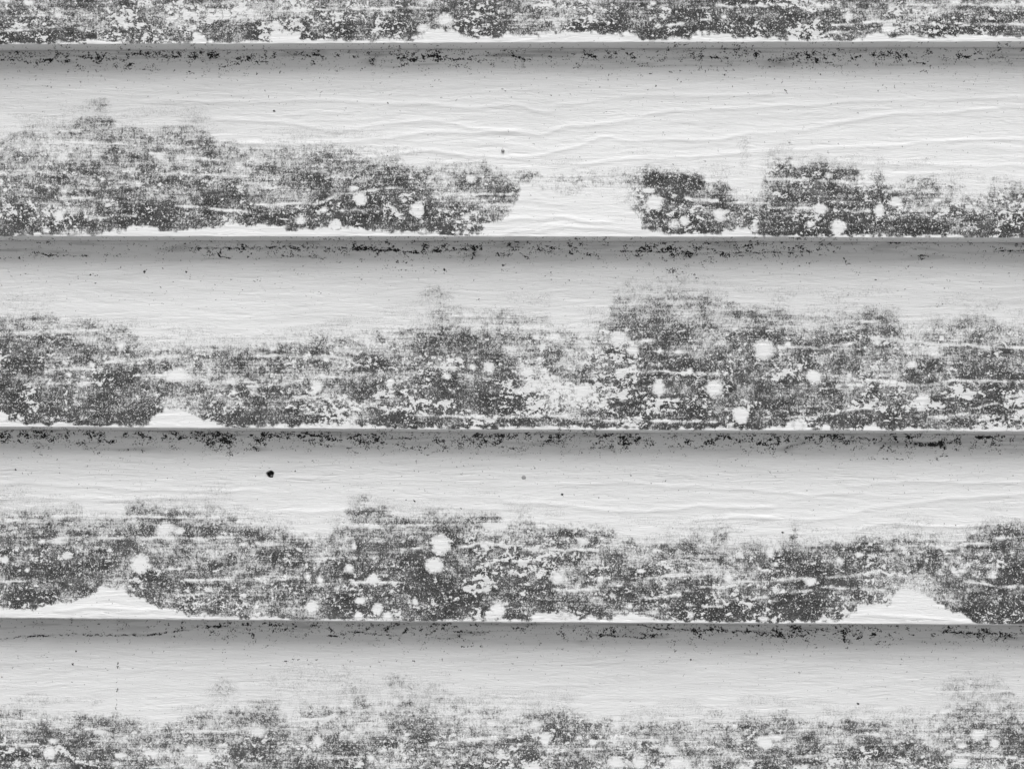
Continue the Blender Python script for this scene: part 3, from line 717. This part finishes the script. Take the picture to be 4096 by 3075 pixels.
def make_board(k, fine, hole=False):
    data = k if k in LIPS else (1, 2, 3)[k % 3]
    xs = columns(fine)
    if k == 4:
        xs = np.unique(np.concatenate([xs, np.arange(452, 472, 1.0)]))
    if hole:
        xs = np.unique(np.concatenate([xs, np.arange(HOLE[0] - 26, HOLE[0] + 26, 1.6)]))
    up = lip(k - 1, xs)
    band = BAND.get(k, 15.0) * (1 if k in BAND else 1)
    lo = lip(k, xs)
    wave = 1.6 * (vn(xs / 90, xs * 0, 900 + k) - .5) + 1.2 * (vn(xs / 28, xs * 0, 930 + k) - .5)
    corner = lo - band + wave
    rows = int(760 / (3.2 if fine else 16))
    t = np.linspace(0, 1, rows)
    # finer rows close under the lip above and by this board's own lip
    t = np.unique(np.concatenate([t, np.linspace(.97, 1, 10)]))
    if hole:
        tt = (HOLE[1] - np.interp(HOLE[0], xs, up)) / (np.interp(HOLE[0], xs, corner) - np.interp(HOLE[0], xs, up))
        t = np.unique(np.concatenate([t, np.linspace(tt - .035, tt + .035, 34)]))
    X = np.broadcast_to(xs, (len(t), len(xs))).copy()
    Y = up + t[:, None] * (corner - up)

    # where this board's stains are looked up
    if k in LIPS:
        sx = X
        sy = Y
    else:
        sx = X * (-1 if k % 2 else 1) + 1300 * k
        sy = Y - up + lip(data - 1, xs)
    sx = np.abs((sx + 8192) % 8192 - 4096)          # folded back into the surveyed width
    if k in LIPS:
        sx = np.where(X < 0, -X, np.where(X > 4096, 8192 - X, X))
    # the survey's windows need monotonic columns only inside the view; outside it the pattern runs on folded
    def run(sl):
        return survey(data, sx[:, sl], sy[:, sl], up[sl] * 0 + lip(data - 1, sx[0, sl]), lip(data, sx[0, sl]), 100 * data + 7 * (k not in LIPS) * k)

    inside = np.where((xs >= 0) & (xs <= 4096))[0]
    parts = []
    if k in LIPS:
        a, bnd = inside[0], inside[-1] + 1
        for sl in (slice(0, a), slice(a, bnd), slice(bnd, len(xs))):
            parts.append(run(sl))
    else:
        parts.append(run(slice(0, len(xs))))
    mould, dirt, chip, h, soil_grey = [np.concatenate([q[i] for q in parts], axis=1) for i in range(5)]

    depth = T * (1 - t[:, None]) - h
    bore = np.zeros_like(X)
    if hole:
        ang = np.arctan2(Y - HOLE[1], X - HOLE[0])
        r = np.hypot(X - HOLE[0], Y - HOLE[1]) / HOLE[2] + .07 * np.sin(3 * ang + 1) + .05 * np.sin(5 * ang)
        inn = 1 - sstep(.86, 1.05, r)
        depth = depth + .0045 * inn - .00012 * np.exp(-((r - 1.12) / .12) ** 2)
        bore = 1 - sstep(.72, 1.0, r)
        mould = mould * (1 - inn)
        dirt = np.where(r < 1.3, 0, dirt)

    # rows above (hidden behind the board above), then rounded corner, underside and back
    def row(y, d):
        return (np.broadcast_to(y, xs.shape).astype(float), np.broadcast_to(d, xs.shape).astype(float))
    slope = T / 700.0
    pre = [row(up - HIDDEN, T + HIDDEN * slope), row(up - HIDDEN * .5, T + HIDDEN * .5 * slope)]
    R = 2.4                                              # corner radius, photograph's pixels
    R_m = R * P / 4
    dlast = depth[-1]
    post = []
    for a in (25, 50, 75):
        a = math.radians(a)
        post.append(row(corner + R * math.sin(a), dlast + R_m * (1 - math.cos(a))))
    y0 = corner + R
    d0 = dlast + R_m
    for f in (0.02, .25, .5, .75, 1.0):
        post.append(row(y0 + (lo - y0) * f, d0 + (T - .00006 - d0) * f))
    back = [row(lo - HIDDEN - 14, T - .00006), row(lo - HIDDEN - 16, T + .0012), row(up - HIDDEN, T + .0024)]
    ys = [p[0] for p in pre] + list(Y) + [p[0] for p in post] + [p[0] for p in back]
    ds = [p[1] for p in pre] + list(depth) + [p[1] for p in post] + [p[1] for p in back]
    YY = np.array(ys)
    DD = np.array(ds)
    nr, nc = YY.shape
    n0 = len(pre)
    XX = np.broadcast_to(xs, (nr, nc))
    co = np.empty((nr, nc, 3), np.float32)
    co[..., 0] = (XX / 4 - 512) * P
    co[..., 1] = DD
    co[..., 2] = ZC + (384 - YY / 4) * P

    def full(a, edge):
        out = np.zeros((nr, nc), np.float32)
        out[n0:n0 + len(t)] = a
        out[n0 + len(t):n0 + len(t) + len(post)] = edge
        return out.ravel()

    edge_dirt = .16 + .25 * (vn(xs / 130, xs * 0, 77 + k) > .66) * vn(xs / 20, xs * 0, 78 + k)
    A = {'mould': full(mould, 0), 'dirt': full(dirt, edge_dirt), 'chip': full(chip, 0), 'bore': full(bore, 0), 'soil_grey': full(soil_grey, 0)}

    idx = np.arange(nr * nc).reshape(nr, nc)
    nxt = np.roll(idx, -1, axis=0)                       # the last row closes on the first
    quads = np.stack([idx[:, :-1], nxt[:, :-1], nxt[:, 1:], idx[:, 1:]], axis=-1).reshape(-1, 4)
    me = bpy.data.meshes.new('board')
    nq = len(quads)
    caps = [idx[:, 0][::-1], idx[:, -1]]
    nloops = nq * 4 + sum(len(c) for c in caps)
    me.vertices.add(nr * nc)
    me.vertices.foreach_set('co', co.ravel())
    me.loops.add(nloops)
    me.loops.foreach_set('vertex_index', np.concatenate([quads.ravel()] + caps).astype(np.int32))
    me.polygons.add(nq + 2)
    starts = np.concatenate([np.arange(nq) * 4, [nq * 4, nq * 4 + len(caps[0])]]).astype(np.int32)
    me.polygons.foreach_set('loop_start', starts)
    me.update(calc_edges=True)
    me.validate()
    me.shade_smooth()
    for name, arr in A.items():
        at = me.attributes.new(name, 'FLOAT', 'POINT')
        at.data.foreach_set('value', arr.astype(np.float32))
    me.materials.append(M_BOARD)
    o = bpy.data.objects.new('board', me)
    COL.objects.link(o)
    o.parent = wall
    return o


boards = {}
for k in (0, 1, 2, 3, 4):
    boards[k] = make_board(k, True, hole=(k == 3))
boards[3]['label'] = 'board with the open dark nail hole'
for k in list(range(-4, 0)) + list(range(5, 9)):         # the wall goes on above and below the picture
    boards[k] = make_board(k, False)


# ------------------------------------------------------------------ small things
def to_world(x, y, d):
    return ((x / 4 - 512) * P, d, ZC + (384 - y / 4) * P)


def face_depth(k, x, y):
    up = float(lip(k - 1, x))
    lo = float(lip(k, x)) - BAND[k]
    return T * (1 - (y - up) / (lo - up))


def nail_head(k, x, y, r, d, mat, parent, label=None):
    """a slightly domed, uneven disc facing out of the wall"""
    c = to_world(x, y, d)
    rm = r / 4 * P
    vs_, fs = [], []
    prof = [(1.0, .0012), (1.0, .00005), (.93, -.00010), (.6, -.00022), (.25, -.00027)]
    n = 20
    for pr, dy in prof:
        for i in range(n):
            a = 2 * math.pi * i / n
            q = pr * rm * (1 + .05 * math.sin(3 * a + x) + .03 * math.sin(7 * a))
            vs_.append((q * math.cos(a), dy, q * math.sin(a)))
    for j in range(len(prof) - 1):
        for i in range(n):
            fs.append((j * n + i, j * n + (i + 1) % n, (j + 1) * n + (i + 1) % n, (j + 1) * n + i))
    fs.append(tuple((len(prof) - 1) * n + i for i in range(n)))
    o = mesh_object('nail_head', vs_, fs, mat, parent, smooth=True)
    o.location = c
    if label:
        o['label'] = label
    return o


nail_head(3, HOLE[0] + 4.5, HOLE[1] + 6.5, 5.0, face_depth(3, *HOLE[:2]) + .0022, M_NAIL, boards[3], 'small nail deep in the open hole')
nail_head(3, 2095.5, 1909.5, 9.2, face_depth(3, 2095, 1909) - .00002, M_NAIL_PAINTED, boards[3], 'worn grey nail head flush with the paint')


def seed(x, y):
    """teardrop husk with a short stalk, stuck to the paint, rounded side out"""
    prof = [(-9.0, .9), (-8.2, 1.9), (-6.8, 1.7), (-5.5, 2.6), (-3.2, 4.6), (-.5, 6.3), (2.5, 7.0), (5.5, 6.7), (8.3, 5.2), (10.2, 3.0), (11.2, .8)]
    n = 16
    vs_, fs = [], []
    for (yy, r) in prof:
        for i in range(n):
            a = 2 * math.pi * i / n
            vs_.append((r / 4 * P * math.cos(a) + .04 * yy / 4 * P, -(r * .55) / 4 * P * (1 + math.sin(a)), -yy / 4 * P))
    for j in range(len(prof) - 1):
        for i in range(n):
            fs.append((j * n + i, j * n + (i + 1) % n, (j + 1) * n + (i + 1) % n, (j + 1) * n + i))
    fs.append(tuple(range(n))[::-1])
    fs.append(tuple((len(prof) - 1) * n + i for i in range(n)))
    o = mesh_object('seed', vs_, fs, M_SEED, None, smooth=True)
    o.location = to_world(x, y, face_depth(1, x, y) + .0001)
    o['label'] = 'tiny grey teardrop seed stuck to clean white paint above the mould'
    o['category'] = 'seed'
    return o


seed(2011.5, 596)
